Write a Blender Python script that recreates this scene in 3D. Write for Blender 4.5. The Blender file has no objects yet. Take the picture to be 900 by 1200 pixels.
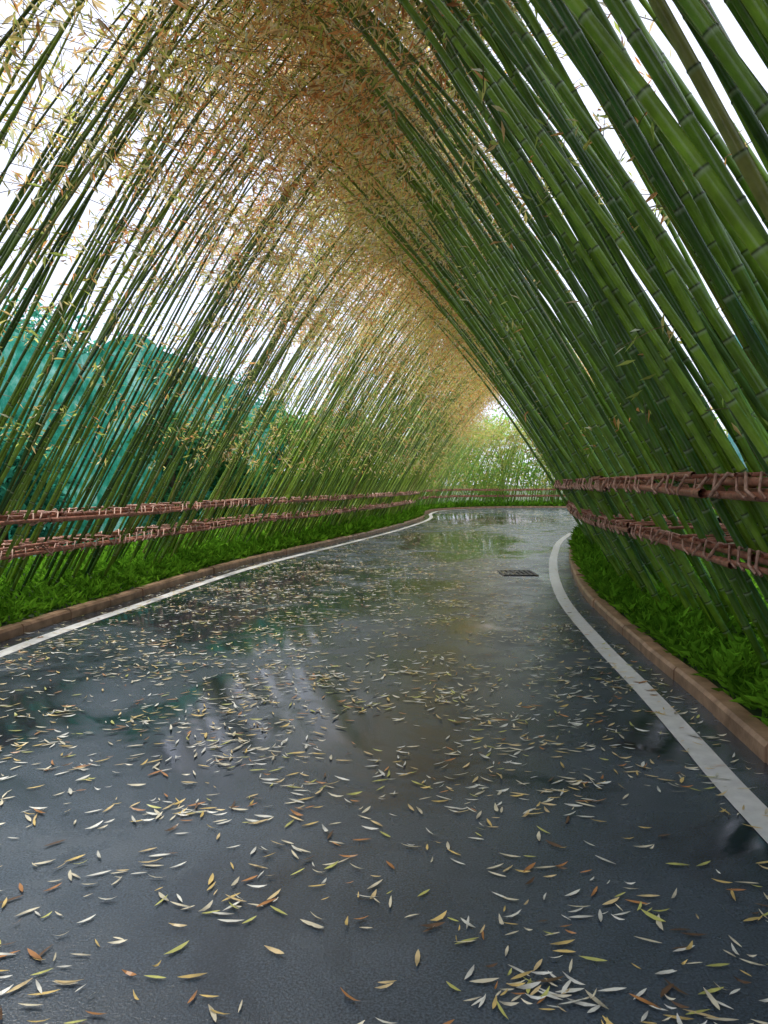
import bpy, math, numpy as np
from mathutils import Vector, noise
rng = np.random.default_rng(7)
sc = bpy.context.scene
sc.view_settings.view_transform = 'Standard'
sc.view_settings.look = 'None'
sc.view_settings.exposure = 0
R = math.radians

# ---------------------------------------------------------------- helpers
def link(o, parent=None):
    sc.collection.objects.link(o)
    if parent: o.parent = parent
    return o
def empty(name):
    e = bpy.data.objects.new(name, None); return link(e)
def mk(name, V, F, mat, col=None, smooth=False, parent=None):
    V = np.asarray(V, dtype=np.float32).reshape(-1, 3)
    F = np.asarray(F, dtype=np.int32)
    k = F.shape[1]
    me = bpy.data.meshes.new(name)
    me.vertices.add(len(V)); me.vertices.foreach_set("co", V.ravel())
    me.loops.add(F.size); me.loops.foreach_set("vertex_index", F.ravel())
    me.polygons.add(len(F)); me.polygons.foreach_set("loop_start", np.arange(0, F.size, k, dtype=np.int32))
    me.polygons.foreach_set("use_smooth", np.full(len(F), smooth, dtype=bool))
    if col is not None:
        a = me.color_attributes.new("Col", 'FLOAT_COLOR', 'POINT')
        c = np.ones((len(V), 4), dtype=np.float32); c[:, :3] = col
        a.data.foreach_set("color", c.ravel())
    me.update(calc_edges=True)
    me.materials.append(mat)
    return link(bpy.data.objects.new(name, me), parent)

def norm(a): return a / (np.linalg.norm(a, axis=-1, keepdims=True) + 1e-9)
def tube(P, r, k, ref=(0, 0, 1)):
    P = np.asarray(P, float); n = len(P)
    T = norm(np.gradient(P, axis=0)); ref = np.asarray(ref, float)
    N = norm(np.cross(T, ref)); B = np.cross(T, N)
    a = np.arange(k) * 2 * math.pi / k
    r = np.broadcast_to(r, (n,))
    V = P[:, None] + r[:, None, None] * (np.cos(a)[None, :, None] * N[:, None] + np.sin(a)[None, :, None] * B[:, None])
    i = np.arange(n - 1)[:, None] * k; j = np.arange(k)[None]; j2 = (j + 1) % k
    F = np.stack([i + j, i + j2, i + k + j2, i + k + j], -1).reshape(-1, 4)
    return V.reshape(-1, 3), F
class Acc:
    def __init__(s): s.V = []; s.F = []; s.C = []; s.n = 0
    def add(s, V, F, C=None):
        s.V.append(V); s.F.append(F + s.n); s.n += len(V)
        if C is not None: s.C.append(np.broadcast_to(C, (len(V), 3)))
    def make(s, name, mat, smooth=False, parent=None):
        return mk(name, np.concatenate(s.V), np.concatenate(s.F), mat,
                  np.concatenate(s.C) if s.C else None, smooth, parent)
BOXF = np.array([[0,3,2,1],[4,5,6,7],[0,1,5,4],[1,2,6,5],[2,3,7,6],[3,0,4,7]])
def box(x0, x1, y0, y1, z0, z1):
    return np.array([[x0,y0,z0],[x1,y0,z0],[x1,y1,z0],[x0,y1,z0],[x0,y0,z1],[x1,y0,z1],[x1,y1,z1],[x0,y1,z1]], float), BOXF

def leaves(P, D, L, W, fold=0.0, Nrm=None):
    n = len(P); D = norm(D)
    q = norm(rng.normal(size=(n, 3))) if Nrm is None else Nrm
    S = norm(np.cross(D, q)); U = np.cross(S, D)
    L = L[:, None]; W = W[:, None]
    V = np.stack([P, P + D * L * .42 + S * W * .5 + U * W * fold, P + D * L - U * L * .06, P + D * L * .42 - S * W * .5 + U * W * fold], 1)
    F = np.arange(n * 4).reshape(n, 4)
    return V.reshape(-1, 3), F

# ---------------------------------------------------------------- materials
def mat(name):
    m = bpy.data.materials.new(name); m.use_nodes = True
    nt = m.node_tree; b = nt.nodes['Principled BSDF']; return m, nt, b
def nd(nt, t, **k):
    n = nt.nodes.new(t)
    for a, v in k.items(): setattr(n, a, v)
    return n
def ramp(nt, src, stops):
    r = nd(nt, 'ShaderNodeValToRGB'); e = r.color_ramp.elements
    while len(e) < len(stops): e.new(.5)
    for el, (p, c) in zip(e, stops):
        el.position = p; el.color = (c, c, c, 1) if not hasattr(c, '__len__') else (*c, 1)
    nt.links.new(src, r.inputs[0]); return r
def noi(nt, scale, detail=4, coord=None, rough=.55):
    n = nd(nt, 'ShaderNodeTexNoise'); n.inputs['Scale'].default_value = scale
    n.inputs['Detail'].default_value = detail; n.inputs['Roughness'].default_value = rough
    if coord is not None: nt.links.new(coord, n.inputs['Vector'])
    return n
def obj(nt): return nd(nt, 'ShaderNodeTexCoord').outputs['Object']

def leafmat(name, trans=.45):
    m, nt, b = mat(name); nt.nodes.remove(b)
    a = nd(nt, 'ShaderNodeAttribute', attribute_name='Col')
    b = nd(nt, 'ShaderNodeBsdfDiffuse'); nt.links.new(a.outputs['Color'], b.inputs['Color'])
    t = nd(nt, 'ShaderNodeBsdfTranslucent'); nt.links.new(a.outputs['Color'], t.inputs['Color'])
    mx = nd(nt, 'ShaderNodeMixShader'); mx.inputs[0].default_value = trans
    nt.links.new(b.outputs[0], mx.inputs[1]); nt.links.new(t.outputs[0], mx.inputs[2])
    nt.links.new(mx.outputs[0], nt.nodes['Material Output'].inputs[0])
    return m
M_leaf = leafmat('dry_bamboo_leaf', .58)
M_grass = leafmat('grass_leaf', .35)
M_tree = leafmat('tree_leaf', .4)
M_fallen, nt, b = mat('fallen_leaf')
a = nd(nt, 'ShaderNodeAttribute', attribute_name='Col'); nt.links.new(a.outputs['Color'], b.inputs['Base Color'])
b.inputs['Roughness'].default_value = .35; b.inputs['Specular IOR Level'].default_value = .4

M_culm, nt, b = mat('bamboo_culm')
a = nd(nt, 'ShaderNodeAttribute', attribute_name='Col')
n = noi(nt, 9, 4, obj(nt)); r = ramp(nt, n.outputs[0], [(.3, .6), (.7, 1.25)])
mx = nd(nt, 'ShaderNodeMix', data_type='RGBA', blend_type='MULTIPLY'); mx.inputs[0].default_value = 1
nt.links.new(a.outputs['Color'], mx.inputs[6]); nt.links.new(r.outputs[0], mx.inputs[7])
nt.links.new(mx.outputs[2], b.inputs['Base Color'])
b.inputs['Roughness'].default_value = .27; b.inputs['Specular IOR Level'].default_value = .45

M_road, nt, b = mat('wet_asphalt')
co = obj(nt)
n1 = noi(nt, .8, 6, co, .62); n1.inputs['Distortion'].default_value = .7
acc = n1.outputs[0]
def blob(cx, cy, rx, ry, amt):
    global acc
    mp_ = nd(nt, 'ShaderNodeMapping', vector_type='TEXTURE'); nt.links.new(co, mp_.inputs[0])
    mp_.inputs['Location'].default_value = (cx, cy, 0); mp_.inputs['Scale'].default_value = (rx, ry, 1)
    g_ = nd(nt, 'ShaderNodeTexGradient', gradient_type='SPHERICAL'); nt.links.new(mp_.outputs[0], g_.inputs[0])
    m_ = nd(nt, 'ShaderNodeMath', operation='MULTIPLY_ADD'); m_.inputs[1].default_value = amt
    nt.links.new(g_.outputs['Fac'], m_.inputs[0]); nt.links.new(acc, m_.inputs[2]); acc = m_.outputs[0]
blob(-1.6, 9.5, 2.8, 6.5, .30); blob(-.45, 4.4, 1.4, 1.6, .22); blob(1.8, 18, 1.9, 6, .38); blob(3, 30, 5, 7, .3); blob(1.6, 2.9, 1.0, .7, .18)
pud = ramp(nt, acc, [(.52, 0.), (.68, 1.)])          # puddle mask
n2 = noi(nt, 2.2, 5, co); n3 = noi(nt, 130, 3, co); n4 = noi(nt, .9, 4, co)
rr = ramp(nt, n2.outputs[0], [(.35, .18), (.65, .34)])
rp = nd(nt, 'ShaderNodeMix', data_type='FLOAT'); nt.links.new(pud.outputs[0], rp.inputs[0])
nt.links.new(rr.outputs[0], rp.inputs[2]); rp.inputs[3].default_value = .05
nt.links.new(rp.outputs[0], b.inputs['Roughness'])
c1 = ramp(nt, n4.outputs[0], [(.35, (.038, .056, .080)), (.65, (.076, .102, .138))])
c3 = ramp(nt, n3.outputs[0], [(.35, .55), (.7, 1.7)])
mm = nd(nt, 'ShaderNodeMix', data_type='RGBA', blend_type='MULTIPLY'); mm.inputs[0].default_value = 1
nt.links.new(c1.outputs[0], mm.inputs[6]); nt.links.new(c3.outputs[0], mm.inputs[7])
mp = nd(nt, 'ShaderNodeMix', data_type='RGBA'); nt.links.new(pud.outputs[0], mp.inputs[0])
nt.links.new(mm.outputs[2], mp.inputs[6]); mp.inputs[7].default_value = (.022, .034, .048, 1)
nt.links.new(mp.outputs[2], b.inputs['Base Color'])
inv = nd(nt, 'ShaderNodeMath', operation='MULTIPLY_ADD'); nt.links.new(pud.outputs[0], inv.inputs[0])
inv.inputs[1].default_value = -.42; inv.inputs[2].default_value = .45
bp = nd(nt, 'ShaderNodeBump'); bp.inputs['Distance'].default_value = .004
nt.links.new(inv.outputs[0], bp.inputs['Strength']); nt.links.new(n3.outputs[0], bp.inputs['Height'])
n5 = noi(nt, 6, 3, co); bp2 = nd(nt, 'ShaderNodeBump'); bp2.inputs['Distance'].default_value = .004; bp2.inputs['Strength'].default_value = .12
nt.links.new(n5.outputs[0], bp2.inputs['Height']); nt.links.new(bp.outputs[0], bp2.inputs['Normal'])
nt.links.new(bp2.outputs[0], b.inputs['Normal'])
b.inputs['Specular IOR Level'].default_value = .75

def simple(name, c0, c1, scale, rough=.6, bump=.2, spec=.4):
    m, nt, b = mat(name); co = obj(nt); n = noi(nt, scale, 5, co)
    r = ramp(nt, n.outputs[0], [(.3, c0), (.7, c1)]); nt.links.new(r.outputs[0], b.inputs['Base Color'])
    b.inputs['Roughness'].default_value = rough; b.inputs['Specular IOR Level'].default_value = spec
    if bump > 0:
        n2 = noi(nt, scale * 6, 3, co); bp = nd(nt, 'ShaderNodeBump'); bp.inputs['Strength'].default_value = bump
        bp.inputs['Distance'].default_value = .01
        nt.links.new(n2.outputs[0], bp.inputs['Height']); nt.links.new(bp.outputs[0], b.inputs['Normal'])
    return m
M_line = simple('road_paint', (.74, .74, .76), (.92, .92, .93), 14, .3, .15)
M_kerb = simple('brown_kerb_stone', (.20, .11, .065), (.50, .31, .20), 7, .38, .3)
M_ground = simple('soil_ground', (.03, .045, .02), (.06, .09, .03), 1.5, .9, .4)
M_verge = simple('verge_soil', (.015, .03, .008), (.03, .07, .015), 6, .8, .6)
M_rail = simple('brown_wood_rail', (.18, .055, .035), (.54, .22, .14), 25, .4, .3)
M_lash = simple('lashing', (.24, .10, .07), (.68, .42, .32), 30, .5, 0)
M_iron = simple('cast_iron', (.03, .03, .035), (.07, .07, .075), 20, .4, .2)
M_bark = simple('bark', (.04, .03, .02), (.12, .09, .06), 8, .9, .5)
M_twig = simple('bamboo_twig', (.12, .09, .03), (.25, .18, .07), 10, .6, 0)

def netmat(name, c0, c1, c2, sc_):
    m, nt, b = mat(name); nt.nodes.remove(b); co = obj(nt); n = noi(nt, sc_, 8, co, .75)
    r = ramp(nt, n.outputs[0], [(.36, c0), (.5, c1), (.64, c2)])
    b = nd(nt, 'ShaderNodeBsdfDiffuse'); nt.links.new(r.outputs[0], b.inputs['Color'])
    tl = nd(nt, 'ShaderNodeBsdfTranslucent'); nt.links.new(r.outputs[0], tl.inputs['Color'])
    m1 = nd(nt, 'ShaderNodeMixShader'); m1.inputs[0].default_value = .5
    nt.links.new(b.outputs[0], m1.inputs[1]); nt.links.new(tl.outputs[0], m1.inputs[2])
    nt.links.new(m1.outputs[0], nt.nodes['Material Output'].inputs[0]); return m
M_net = netmat('green_netting', (.015, .12, .07), (.05, .38, .29), (.34, .68, .63), 1.3)
M_netb = netmat('blue_green_netting', (.06, .28, .28), (.20, .50, .56), (.42, .66, .76), 1.0)

# ---------------------------------------------------------------- road edge curves
def spline(pts, step=.12):
    pts = np.array(pts, float); out = []
    P = np.vstack([2 * pts[0] - pts[1], pts, 2 * pts[-1] - pts[-2]])
    for i in range(1, len(P) - 2):
        t = np.linspace(0, 1, 40, endpoint=False)[:, None]
        p0, p1, p2, p3 = P[i - 1], P[i], P[i + 1], P[i + 2]
        out.append(.5 * ((2 * p1) + (-p0 + p2) * t + (2 * p0 - 5 * p1 + 4 * p2 - p3) * t ** 2 + (-p0 + 3 * p1 - 3 * p2 + p3) * t ** 3))
    out = np.vstack(out + [P[-2:-1]])
    for _ in range(30):
        out[1:-1] = .25 * out[:-2] + .5 * out[1:-1] + .25 * out[2:]
    s = np.r_[0, np.cumsum(np.linalg.norm(np.diff(out, axis=0), axis=1))]
    n = int(s[-1] / step); ss = np.linspace(0, s[-1], n)
    return np.c_[np.interp(ss, s, out[:, 0]), np.interp(ss, s, out[:, 1])], s[-1]
Lp = [(-3.7, -8), (-3.5, -3), (-3.35, 1), (-3.15, 6), (-2.8, 8.6), (-2.16, 12.5), (-.97, 16.9), (.25, 21.5), (1.4, 26.8), (1.95, 30.5), (2.2, 34.5), (3.2, 38.6), (5.8, 41.6), (10, 42.4), (16, 41.6), (24, 40.5), (34, 40)]
Rp = [(1.1, -8), (1.3, -3), (1.45, 1), (1.58, 3.1), (1.66, 3.9), (1.76, 4.9), (1.89, 6.5), (2.15, 8.8), (2.65, 11.5), (3.4, 14.7), (4.5, 18.6), (6.3, 23.2), (9, 27.6), (13, 31.2), (18, 33.2), (26, 34), (34, 34)]
class Edge:
    def __init__(s, pts, sgn):
        s.P, s.len = spline(pts); T = norm(np.gradient(s.P, axis=0)); s.T = T
        s.N = np.c_[-T[:, 1], T[:, 0]] * sgn
        s.s = np.linspace(0, s.len, len(s.P))
    def at(s, t, off):
        t = np.asarray(t, float); off = np.asarray(off, float)
        f = lambda A: np.stack([np.interp(t, s.s, A[:, 0]), np.interp(t, s.s, A[:, 1])], -1)
        n = norm(f(s.N)); return f(s.P) + n * off[..., None], n
EL = Edge(Lp, 1); ER = Edge(Rp, -1)

def ribbon(E, o0, o1, z0, z1, name, m, step=.25, parent=None, sub=1):
    t = np.arange(0, E.len, step); k = sub + 1
    cols = []
    for j in range(k):
        f = j / sub; p, _ = E.at(t, np.full(len(t), o0 + (o1 - o0) * f))
        cols.append(np.c_[p, np.full(len(t), z0 + (z1 - z0) * f)])
    V = np.stack(cols, 1).reshape(-1, 3)
    i = np.arange(len(t) - 1)[:, None] * k; j = np.arange(sub)[None]
    F = np.stack([i + j, i + j + 1, i + k + j + 1, i + k + j], -1).reshape(-1, 4)
    return mk(name, V, F, m, parent=parent)

# ground + road
mk('ground', [(-400, -300, -.03), (400, -300, -.03), (400, 500, -.03), (-400, 500, -.03)], [[0, 1, 2, 3]], M_ground)
N = 400; u = np.linspace(0, 1, N)
pl, _ = EL.at(u * EL.len, np.full(N, .30)); pr, _ = ER.at(u * ER.len, np.full(N, .30))
K = 9; w = np.linspace(0, 1, K)
V = pl[:, None] * (1 - w)[None, :, None] + pr[:, None] * w[None, :, None]
V = np.concatenate([V, np.zeros((N, K, 1))], -1).reshape(-1, 3)
i = np.arange(N - 1)[:, None] * K; j = np.arange(K - 1)[None]
F = np.stack([i + j, i + j + 1, i + K + j + 1, i + K + j], -1).reshape(-1, 4)
mk('road', V, F, M_road)
for E in (EL, ER):
    ribbon(E, -.07, .07, .004, .004, 'road_edge_line', M_line, .2)
    ribbon(E, .40, 3.2, .07, .22, 'grass_verge', M_verge, .4, sub=6)
    A = Acc(); t = 0.
    while t < E.len - 1:
        l = .78; ta = np.array([t + .006, t + l / 2, t + l - .006]); zt = .095 + rng.normal() * .003
        prof = [(.28, -.02), (.28, zt - .022), (.298, zt), (.395, zt), (.41, zt - .015), (.41, -.02)]
        dj = rng.normal() * .004
        rows = [np.c_[E.at(ta, np.full(3, o + dj))[0], np.full(3, z)] for o, z in prof]
        Vb = np.stack(rows, 1).reshape(-1, 3); kk = len(prof)
        ii = np.arange(2)[:, None] * kk; jj = np.arange(kk - 1)[None]
        Fb = np.stack([ii + jj, ii + jj + 1, ii + kk + jj + 1, ii + kk + jj], -1).reshape(-1, 4)
        caps = np.array([[0, 1, 4, 5], [1, 2, 3, 4], [12, 13, 16, 17], [13, 14, 15, 16]])
        A.add(Vb, np.vstack([Fb, caps])); t += l
    A.make('kerb', M_kerb)

# drain grate
A = Acc()
gx, gy = 2.08, 11.5
for x0, x1, y0, y1 in ((-.27, .27, -.32, -.28), (-.27, .27, .28, .32), (-.27, -.23, -.28, .28), (.23, .27, -.28, .28)):
    A.add(*box(gx + x0, gx + x1, gy + y0, gy + y1, .002, .014))
for q in np.linspace(-.18, .18, 6):
    A.add(*box(gx + q - .018, gx + q + .018, gy - .28, gy + .28, .003, .012))
g = A.make('drain_grate', M_iron)
M_drain_shade = simple('drain_shade', (.004, .004, .004), (.006, .006, .006), 5, .9, 0)  # near-black colour standing in for the shade below the grate
V, F = box(gx - .24, gx + .24, gy - .29, gy + .29, -.01, .0025); mk('drain_shade_slab', V, F, M_drain_shade, parent=g)  # flat slab at road level, painted as the drain's inner shade

# ---------------------------------------------------------------- bamboo
TAN = np.array([(.94, .66, .31), (.90, .46, .18), (.95, .78, .46), (.60, .26, .10), (.93, .82, .30), (.56, .64, .16), (.95, .89, .66)])
def leafcol(P, green):
    n = len(P)
    f = .5 + .25 * np.sin(P[:, 0] * 1.3 + P[:, 1] * .7 + 1) + .25 * np.sin(P[:, 1] * 1.1 - P[:, 2] * 1.9 + P[:, 0] * .6)
    w = np.stack([.28 + 0 * f, .08 + .28 * (1 - f), .2 + 0 * f, .02 + .16 * (1 - f) ** 2, .12 + .34 * f, .05 + .12 * f + green, .14 + 0 * f], 1)
    w /= w.sum(1, keepdims=True); idx = (rng.random(n)[:, None] > np.cumsum(w, 1)).sum(1).clip(0, 6)
    return np.clip(TAN[idx] * rng.uniform(.75, 1.1, (n, 1)) * (1 + rng.normal(size=(n, 3)) * .04), 0, .96)

def grove(E, name, side, t0, t1):
    par = empty(name)
    C = Acc(); T = Acc(); LP = []; LD = []; LL = []; LC = []
    t = t0; right = side == 'R'
    while t < t1:
        row = rng.choice([0, 1, 2])
        off = ([1.0, 1.35, 1.8] if right else [1.2, 1.5, 1.85])[row] + rng.normal() * .09
        base, nrm = E.at(t, off)
        d = math.hypot(base[0], base[1])
        t += rng.exponential((.046 if d < 16 else .055) if right else (.057 if d < 16 else (.043 if d < 36 else .05)))
        inn = -nrm; tang = np.array([-inn[1], inn[0]])
        yaw = rng.normal() * .06
        D = inn * math.cos(yaw) + tang * math.sin(yaw)
        L = rng.uniform(6.8, 8.6); r0 = rng.uniform(.020, .034) if right else rng.uniform(.013, .023)
        if d > 36: r0 = rng.uniform(.02, .03); L = rng.uniform(4.6, 6.0)
        th0 = R(28.8 + rng.normal() * 1.8); bend = R(rng.uniform(5, 26))
        near = d < 14
        inter = rng.uniform(.24, .36)
        nodes = np.arange(rng.uniform(.05, .2), L - .1, inter)
        if near: rel = np.array([-.022, -.008, 0, .008]); rad = np.array([1, 1.02, 1.09, .97]); kind = np.array([0, 1, 2, 0])
        else: rel = np.array([-.03, 0]); rad = np.array([1, 1.06]); kind = np.array([0, 1])
        if d > 22: nodes = nodes[::3]
        s = (nodes[:, None] + rel).ravel(); rd = np.tile(rad, len(nodes)); kd = np.tile(kind, len(nodes))
        s = np.r_[-.1, s, L]; rd = np.r_[1, rd, 1]; kd = np.r_[0, kd, 0]
        f = np.clip(s / L, 0, 1); th = th0 + bend * f ** 2.2
        ds = np.diff(s, prepend=s[0])
        h = np.cumsum(np.sin(th) * ds); z = np.cumsum(np.cos(th) * ds) + .05
        P = np.c_[base[0] + D[0] * h, base[1] + D[1] * h, z]
        rr_ = r0 * (1 - .8 * f ** 1.2) * rd
        Vv, Ff = tube(P, rr_, (9 if right else 6) if d < 9 else (6 if near else 4), ref=(-D[1], D[0], 0.013))
        g = rng.random()
        if right: base_c = np.array([.030, .10, .008]) * (1 - g) + np.array([.23, .38, .026]) * g
        else: base_c = np.array([.024, .070, .012]) * (1 - g) + np.array([.26, .38, .04]) * g
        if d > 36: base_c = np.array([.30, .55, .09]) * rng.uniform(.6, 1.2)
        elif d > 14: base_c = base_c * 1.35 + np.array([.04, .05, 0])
        if rng.random() < .04: base_c = np.array([.30, .28, .08])
        topc = np.array([.20, .26, .05])
        cc = base_c + (topc - base_c) * (f[:, None] ** 2) * .6
        pale = np.array([.50, .57, .38]); dark = np.array([.04, .055, .012])
        cc = np.where((kd == 1)[:, None], cc * .5 + pale * .5 if near else cc * .85 + pale * .15, cc); cc = np.where((kd == 2)[:, None], dark, cc)
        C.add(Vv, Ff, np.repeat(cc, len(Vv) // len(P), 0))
        # twigs
        smin = (3.6 if row == 2 and rng.random() < .5 else 4.7) if right else 3.9
        nt_ = int(rng.integers(14, 21) if right else rng.integers(14, 21))
        if not right and 16 <= d < 34: nt_ = int(nt_ * .72)
        if d > 36: nt_ = 5; smin = 3.6
        st = rng.uniform(0, 1, nt_) ** .72 * (L - smin) + smin
        nlow = rng.integers(1, 4) if not right else rng.integers(0, 2)
        if d > 12: nlow += 2
        if d > 36: nlow += 5
        st = np.r_[st, rng.uniform(1.0 if d > 36 else 1.8, smin, nlow)]
        for q, sv in enumerate(st):
            p0 = np.array([np.interp(sv, s, P[:, i]) for i in range(3)])
            low = q >= nt_
            dr = norm(np.array([*(rng.normal(size=2) + D * .5), rng.uniform(-.1, .8)]))
            ln = rng.uniform(.25, .5) if low else rng.uniform(.45, 1.05)
            if d < 14:
                tt = np.array([0, .5, 1.])[:, None]
                tp = p0 + dr * ln * tt + np.array([0, 0, -1.]) * ln * .3 * tt ** 2
                v2, f2 = tube(tp, np.array([.0035, .0025, .0015]), 3, ref=(.3, .2, .93)); T.add(v2, f2)
            nl = rng.integers(5, 10) if low else rng.integers(13, 21)
            sz = 1.
            if d > 18: nl = int(nl * .6); sz = 1.3
            fr = rng.uniform(.25, 1.05, nl)[:, None]
            pp = p0 + dr * ln * fr + np.array([0, 0, -1.]) * ln * .3 * fr ** 2 + rng.normal(size=(nl, 3)) * .045
            LP.append(pp); LD.append(dr * .5 + rng.normal(size=(nl, 3)) * .55 + np.array([0, 0, -.55]))
            LL.append(rng.uniform(.06, .125, nl) * sz)
            LC.append(leafcol(pp, (.6 if low else .06) + (1.6 if d > 36 else 0)))
    C.make('culms', M_culm, True, par)
    T.make('twigs', M_twig, False, par)
    LP = np.concatenate(LP); LD = np.concatenate(LD); LL = np.concatenate(LL); LC = np.concatenate(LC)
    V, F = leaves(LP, LD, LL, LL * rng.uniform(.16, .24, len(LL)), .2)
    mk('leaves', V, F, M_leaf, np.repeat(LC, 4, 0), False, par)
    print(name, len(LP))
grove(EL, 'bamboo_grove', 'L', 6.5, EL.len - 8)
grove(ER, 'bamboo_grove', 'R', 5.5, 40)

# ---------------------------------------------------------------- rails
def railing(E, zs, t0, t1, c0, gap):
    par = empty('bamboo_railing'); A = Acc(); B = Acc()
    for z in zs:
        o0 = c0 - z * .55            # follows the lean of the culms
        for off, dz in ((o0, .0), (o0 + .035, .05), (o0 + .09, .015), (o0 + gap, .0), (o0 + gap - .02, .045)):
            t = t0 + rng.uniform(-1, 0)
            while t < t1:
                l = rng.uniform(1.6, 2.8); tt = np.linspace(t - .12, min(t + l + .12, t1 + 1), 12)
                oo = off + np.linspace(rng.normal() * .015, rng.normal() * .015, 12) + np.sin(np.linspace(0, 3, 12) + rng.random() * 6) * .01
                p, _ = E.at(tt, oo); zz = z + dz + np.linspace(rng.normal() * .016, rng.normal() * .016, 12) + np.sin(tt * .9 + z) * .014
                v, f = tube(np.c_[p, zz], np.linspace(rng.uniform(.020, .027), rng.uniform(.015, .022), 12), 7, (0, 0, 1)); A.add(v, f)
                t += l
        t = t0
        while t < t1:
            for fo in ((0, 1) if rng.random() < .7 else (0,)):
                o1 = o0 + (gap - .06) * fo
                a = .10 * rng.uniform(.5, 1.4) * rng.choice([-1, 1], p=[.2, .8]); ph = rng.normal() * .008
                p, _ = E.at(np.array([t - a, t - a * .3, t + a * .4, t + a]), np.array([o1 - .022, o1 - .030, o1 - .0, o1 + .08]) + ph)
                zz = z + np.array([-.035, .0, .078, .05])
                v, f = tube(np.c_[p, zz], np.full(4, rng.uniform(.006, .011)), 5, (.7, .7, .1)); B.add(v, f)
            if rng.random() < .5:      # cross sticks tying the two rails
                a = rng.normal() * .16
                p, _ = E.at(np.array([t - a, t, t + a]), np.array([o0 - .03, o0 + gap / 2, o0 + gap + .04]))
                v, f = tube(np.c_[p, z + np.array([.07, .085, .06])], np.full(3, rng.uniform(.009, .015)), 6); A.add(v, f)
            t += rng.uniform(.09, .22)
    A.make('rails', M_rail, True, par); B.make('lashings', M_lash, True, par)
railing(EL, (1.02, .66), 6, EL.len - 8, 1.08, .66)
railing(ER, (1.37, .97), 6, 40, .81, .82)

# ---------------------------------------------------------------- grass
def grass(E, t0, t1, dens, name):
    n = int((t1 - t0) * 2.3 * dens)
    t = rng.uniform(t0, t1, n); off = .42 + rng.random(n) ** 1.3 * 2.3
    p, nn = E.at(t, off)
    d = np.hypot(p[:, 0], p[:, 1])
    h = .5 + .28 * np.sin(p[:, 0] * 5 + p[:, 1] * 3.1) * np.sin(p[:, 1] * 4.3) + .22 * np.sin(p[:, 0] * 13 - p[:, 1] * 11)
    keep = rng.random(n) < np.clip(9 / d, .2, 1) * np.clip(.35 + h, 0, 1); p = p[keep]; off = off[keep]; n = len(p); d = d[keep]; h = h[keep]
    P = np.c_[p, .07 + (off - .40) * .054 + rng.random(n) * (.02 + .17 * h)]
    D = rng.normal(size=(n, 3)) * np.array([.75, .75, .35]) + np.array([0, 0, .55])
    L = rng.uniform(.05, .14, n) * np.clip(d / 9, 1, 2.2)
    V, F = leaves(P, D, L, L * rng.uniform(.2, .42, n), .2)
    g = np.clip(rng.random((n, 1)) * .6 + h[:, None] * .5, 0, 1); c = np.array([.03, .12, .008]) * (1 - g) + np.array([.24, .52, .04]) * g
    c *= rng.uniform(.6, 1.15, (n, 1)); mk(name, V, F, M_grass, np.repeat(c, 4, 0))
grass(EL, 8, EL.len - 8, 950, 'grass'); grass(ER, 8, 40, 1400, 'grass')

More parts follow.
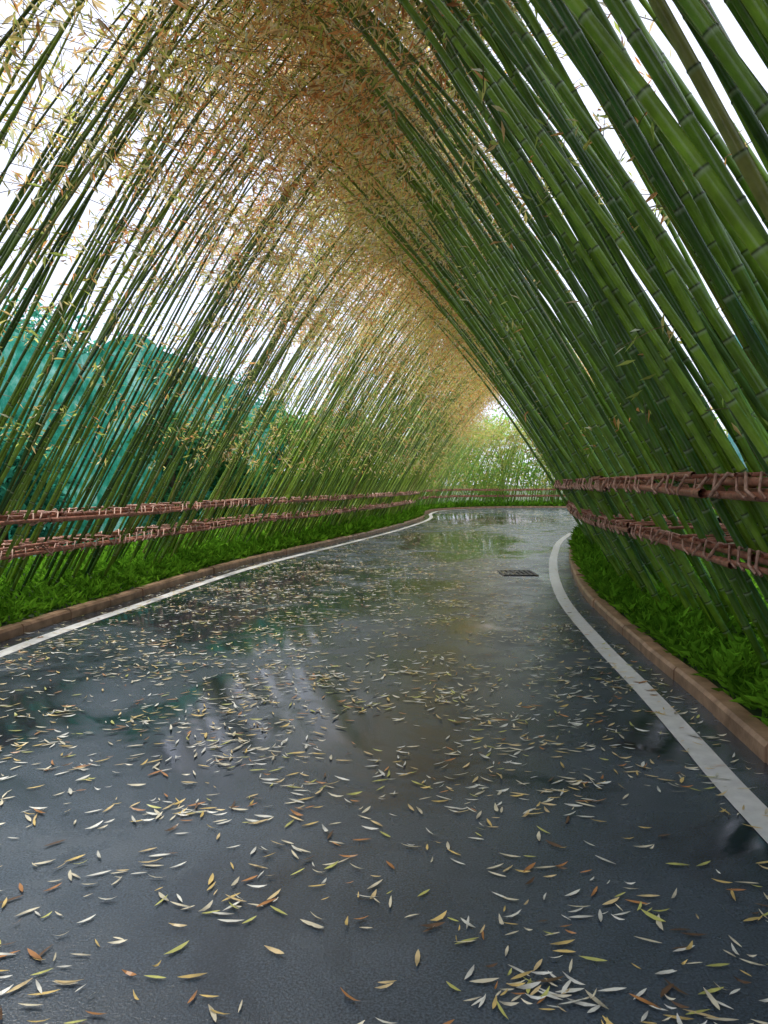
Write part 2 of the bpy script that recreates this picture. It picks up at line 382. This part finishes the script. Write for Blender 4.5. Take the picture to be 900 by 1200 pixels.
# ---------------------------------------------------------------- fallen leaves
def fallen():
    n = 125000; y = 1.0 + 39 * rng.random(n) ** 1.32; x = rng.uniform(-4, 12, n)
    PL = EL.P; PR = ER.P
    ml = PL[:, 1] < 34; xl = np.interp(y, PL[ml, 1], PL[ml, 0]); mr = PR[:, 1] < 33; xr = np.interp(y, PR[mr, 1], PR[mr, 0])
    k = (x > xl - .25) & (x < xr + .25); x = x[k]; y = y[k]; xl = xl[k]; xr = xr[k]
    out = []
    for a, b_, l_, r_ in zip(x, y, xl, xr):
        c = .8 * noise.noise(Vector((a * .9, b_ * .55, 3.1))) + .8 * noise.noise(Vector((a * 3.1, b_ * 2.6, 8)))
        f = (a - l_) / (r_ - l_)
        pr = max(.37 + .85 * c, .08)
        pr *= 1.15 if f < .65 else .7
        out.append(rng.random() < pr)
    out = np.array(out); x = x[out]; y = y[out]
    cx = rng.uniform(-3, 2, 480); cy = rng.uniform(1.5, 13, 480); xs = [x]; ys = [y]
    for a, b_ in zip(cx, cy):
        m = rng.integers(3, 17); xs.append(a + rng.normal(size=m) * .10); ys.append(b_ + rng.normal(size=m) * .06)
    x = np.concatenate(xs); y = np.concatenate(ys)
    xr = np.interp(y, PR[mr, 1], PR[mr, 0]); k = x < xr + .2; x = x[k]; y = y[k]; n = len(x)
    a = rng.normal(size=n) * .7 + rng.choice([0, math.pi], n) + .15; a = np.where(rng.random(n) < .4, rng.uniform(0, 6.28, n), a)
    L = rng.uniform(.03, .092, n); W = L * rng.uniform(.11, .21, n)
    D = np.c_[np.cos(a), np.sin(a)]; S = np.c_[-D[:, 1], D[:, 0]]
    lift = rng.uniform(0, .014, n) * rng.random(n); curl = rng.normal(size=n) * .06
    sec = [(-.5, .05), (-.22, .8), (.1, 1.), (.34, .6), (.5, .04)]
    Vs = []
    for s_, w_ in sec:
        c = np.c_[x, y] + D * (L * s_)[:, None] + S * (curl * L * (s_ ** 2) * 2)[:, None]
        zz = .007 + lift * (abs(s_) * 2) ** 2
        for sg in (-1, 1):
            Vs.append(np.c_[c + S * (W * w_ * .5 * sg)[:, None], zz + (.003 if sg > 0 else 0) * w_ * (lift > .004)])
    V = np.stack(Vs, 1).reshape(-1, 3)
    base = np.arange(n)[:, None, None] * 10; q = np.arange(4)[None, :, None] * 2
    F = (base + q + np.array([0, 2, 3, 1])[None, None]).reshape(-1, 4)
    pal = np.array([(.92, .84, .64), (.90, .66, .24), (.94, .93, .85), (.60, .27, .09), (.68, .68, .20), (.88, .68, .36), (.16, .09, .05)])
    c = pal[rng.choice(7, n, p=[.27, .15, .24, .08, .10, .11, .05])]
    c = np.repeat(c * rng.uniform(.75, 1.03, (n, 1)), 10, 0).reshape(n, 10, 3)
    c[:, :4] *= rng.uniform(.55, 1.05, (n, 1, 1)); mk('fallen_leaves', V, F, M_fallen, c.reshape(-1, 3), False); print('fallen', n)
fallen()

# ---------------------------------------------------------------- netting fences
def net(E, off, h, t0, t1, m):
    par = empty('netting_fence'); t = np.arange(t0, t1, .3); K = 8; rows = []
    top = h + .35 * np.sin(t * .55) + .2 * np.sin(t * 1.3 + 1) - .15 * np.abs(np.sin(t * 1.05))
    for j in range(K):
        f = j / (K - 1); p, _ = E.at(t, off + .14 * np.sin(t * 2.7 + f * 2) * (1 - .3 * f) + .07 * np.sin(t * 6 + f * 5))
        rows.append(np.c_[p, f * top])
    V = np.stack(rows, 1).reshape(-1, 3); i = np.arange(len(t) - 1)[:, None] * K; j = np.arange(K - 1)[None]
    F = np.stack([i + j, i + j + 1, i + K + j + 1, i + K + j], -1).reshape(-1, 4)
    mk('net', V, F, m, None, True, par)
    A = Acc()
    for tt in np.arange(t0 + .5, t1 - .5, 3.):
        p, _ = E.at(tt, off + .35); v, f = tube([[*p, 0], [*p, h * .5], [*p, h - .1]], .03, 8, (1, 0, 0)); A.add(v, f)
    for zz in (h * .35, h * .8):
        tt = np.arange(t0, t1, .8); p, _ = E.at(tt, np.full(len(tt), off + .35)); v, f = tube(np.c_[p, np.full(len(tt), zz)], .02, 6); A.add(v, f)
    A.make('frame', M_iron, True, par)
net(EL, 4.8, 4.5, 4, 34, M_net)
net(ER, 4.2, 5.6, 6, 34, M_netb)

# ---------------------------------------------------------------- trees beyond
def tree(x, y, h, rad, tint):
    par = empty('tree'); par.location = (x, y, 0); A = Acc()
    hs = np.linspace(0, h * .75, 7); v, f = tube(np.c_[np.sin(hs) * .12, np.cos(hs * 1.3) * .12, hs], np.linspace(.16, .05, 7), 8, (1, .2, 0)); A.add(v, f)
    cs = []
    for _ in range(15):
        a = rng.uniform(0, 6.28); z0 = rng.uniform(.2, .65) * h; rr = rng.uniform(.4, .95) * rad; zt = rng.uniform(.18, .95) * h
        e = np.array([math.cos(a) * rr, math.sin(a) * rr, zt]); s0 = np.array([0, 0, min(z0, zt)])
        v, f = tube([s0, (s0 + e) / 2 + [0, 0, .2], e], np.array([.05, .035, .015]), 5, (.2, .1, 1)); A.add(v, f); cs.append(e)
    A.make('trunk', M_bark, True, par)
    cs = np.array(cs + [[0, 0, h * .95]]); n = 4200; ci = rng.integers(0, len(cs), n)
    P = cs[ci] + rng.normal(size=(n, 3)) * np.array([.55, .55, .42]) * rad * .42
    P[:, 2] = np.abs(P[:, 2]); L = rng.uniform(.14, .30, n) * (h / 5) ** .5
    V, F = leaves(P, rng.normal(size=(n, 3)), L, L * .55, .2)
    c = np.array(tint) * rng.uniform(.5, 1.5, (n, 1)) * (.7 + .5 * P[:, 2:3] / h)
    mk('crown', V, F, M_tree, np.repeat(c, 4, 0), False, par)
teal = (.06, .30, .21); lime = (.28, .50, .12)
for x, y, h, r_, c in [(-6.6, 12.5, 2.2, .9, teal), (-5.4, 18.5, 3.0, 1.2, (.08, .28, .12)), (-4.4, 22, 3.2, 1.3, (.1, .28, .1)),
        (-3.4, 26, 3.6, 1.5, (.13, .3, .08)), (-2.6, 30, 4, 1.6, (.15, .32, .08)), (-2.2, 34, 4.2, 1.7, (.15, .32, .08)), (-1.2, 38.5, 4.3, 1.8, (.15, .32, .08)),
        (-12, 16, 5.4, 2.6, teal), (-10.5, 22, 5.8, 2.6, teal), (-14, 27, 7, 3, teal), (-9, 30, 6, 3, teal), (-8, 38, 6.4, 3, teal),
        (-1.5, 46, 5, 2.6, lime), (3, 48, 5.6, 2.8, lime), (7.5, 47.5, 5.4, 2.8, lime), (12, 48, 5.4, 2.8, lime), (17, 48, 5.6, 2.8, lime), (23, 48, 5.8, 2.8, lime),
        (12, 17, 6.5, 2.4, (.06, .2, .1)), (15, 23, 7, 2.8, (.06, .2, .1)), (11, 11, 6, 2.2, (.06, .2, .1))]:
    tree(x, y, h, r_, c)

# ---------------------------------------------------------------- light
w = bpy.data.worlds.new("World"); sc.world = w; w.use_nodes = True; nt = w.node_tree; bg = nt.nodes['Background']
sky = nd(nt, 'ShaderNodeTexSky', sky_type='NISHITA'); sky.sun_disc = False
sky.sun_elevation = R(62); sky.sun_rotation = R(-35)
bg.inputs['Strength'].default_value = .15
mx = nd(nt, 'ShaderNodeMix', data_type='RGBA'); mx.inputs[0].default_value = .92
nt.links.new(sky.outputs[0], mx.inputs[6]); mx.inputs[7].default_value = (8.4, 8.8, 10.4, 1)
nt.links.new(mx.outputs[2], bg.inputs[0])
sd = bpy.data.lights.new('sun', 'SUN'); sd.energy = 5.0; sd.angle = R(12); sd.color = (1, .95, .84)
so = link(bpy.data.objects.new('sun', sd))
el, az = R(62), R(-35)
dv = Vector((math.sin(az) * math.cos(el), math.cos(az) * math.cos(el), math.sin(el)))
so.rotation_euler = dv.to_track_quat('Z', 'Y').to_euler()

# ---------------------------------------------------------------- camera
cd = bpy.data.cameras.new('camera'); cd.sensor_fit = 'VERTICAL'; cd.sensor_height = 36; cd.lens = 26; cd.clip_end = 1500; cd.clip_start = .05
cam = link(bpy.data.objects.new('camera', cd)); cam.location = (0, 0, 1.4); cam.rotation_euler = (R(90 - 2.2), 0, 0)
sc.camera = cam
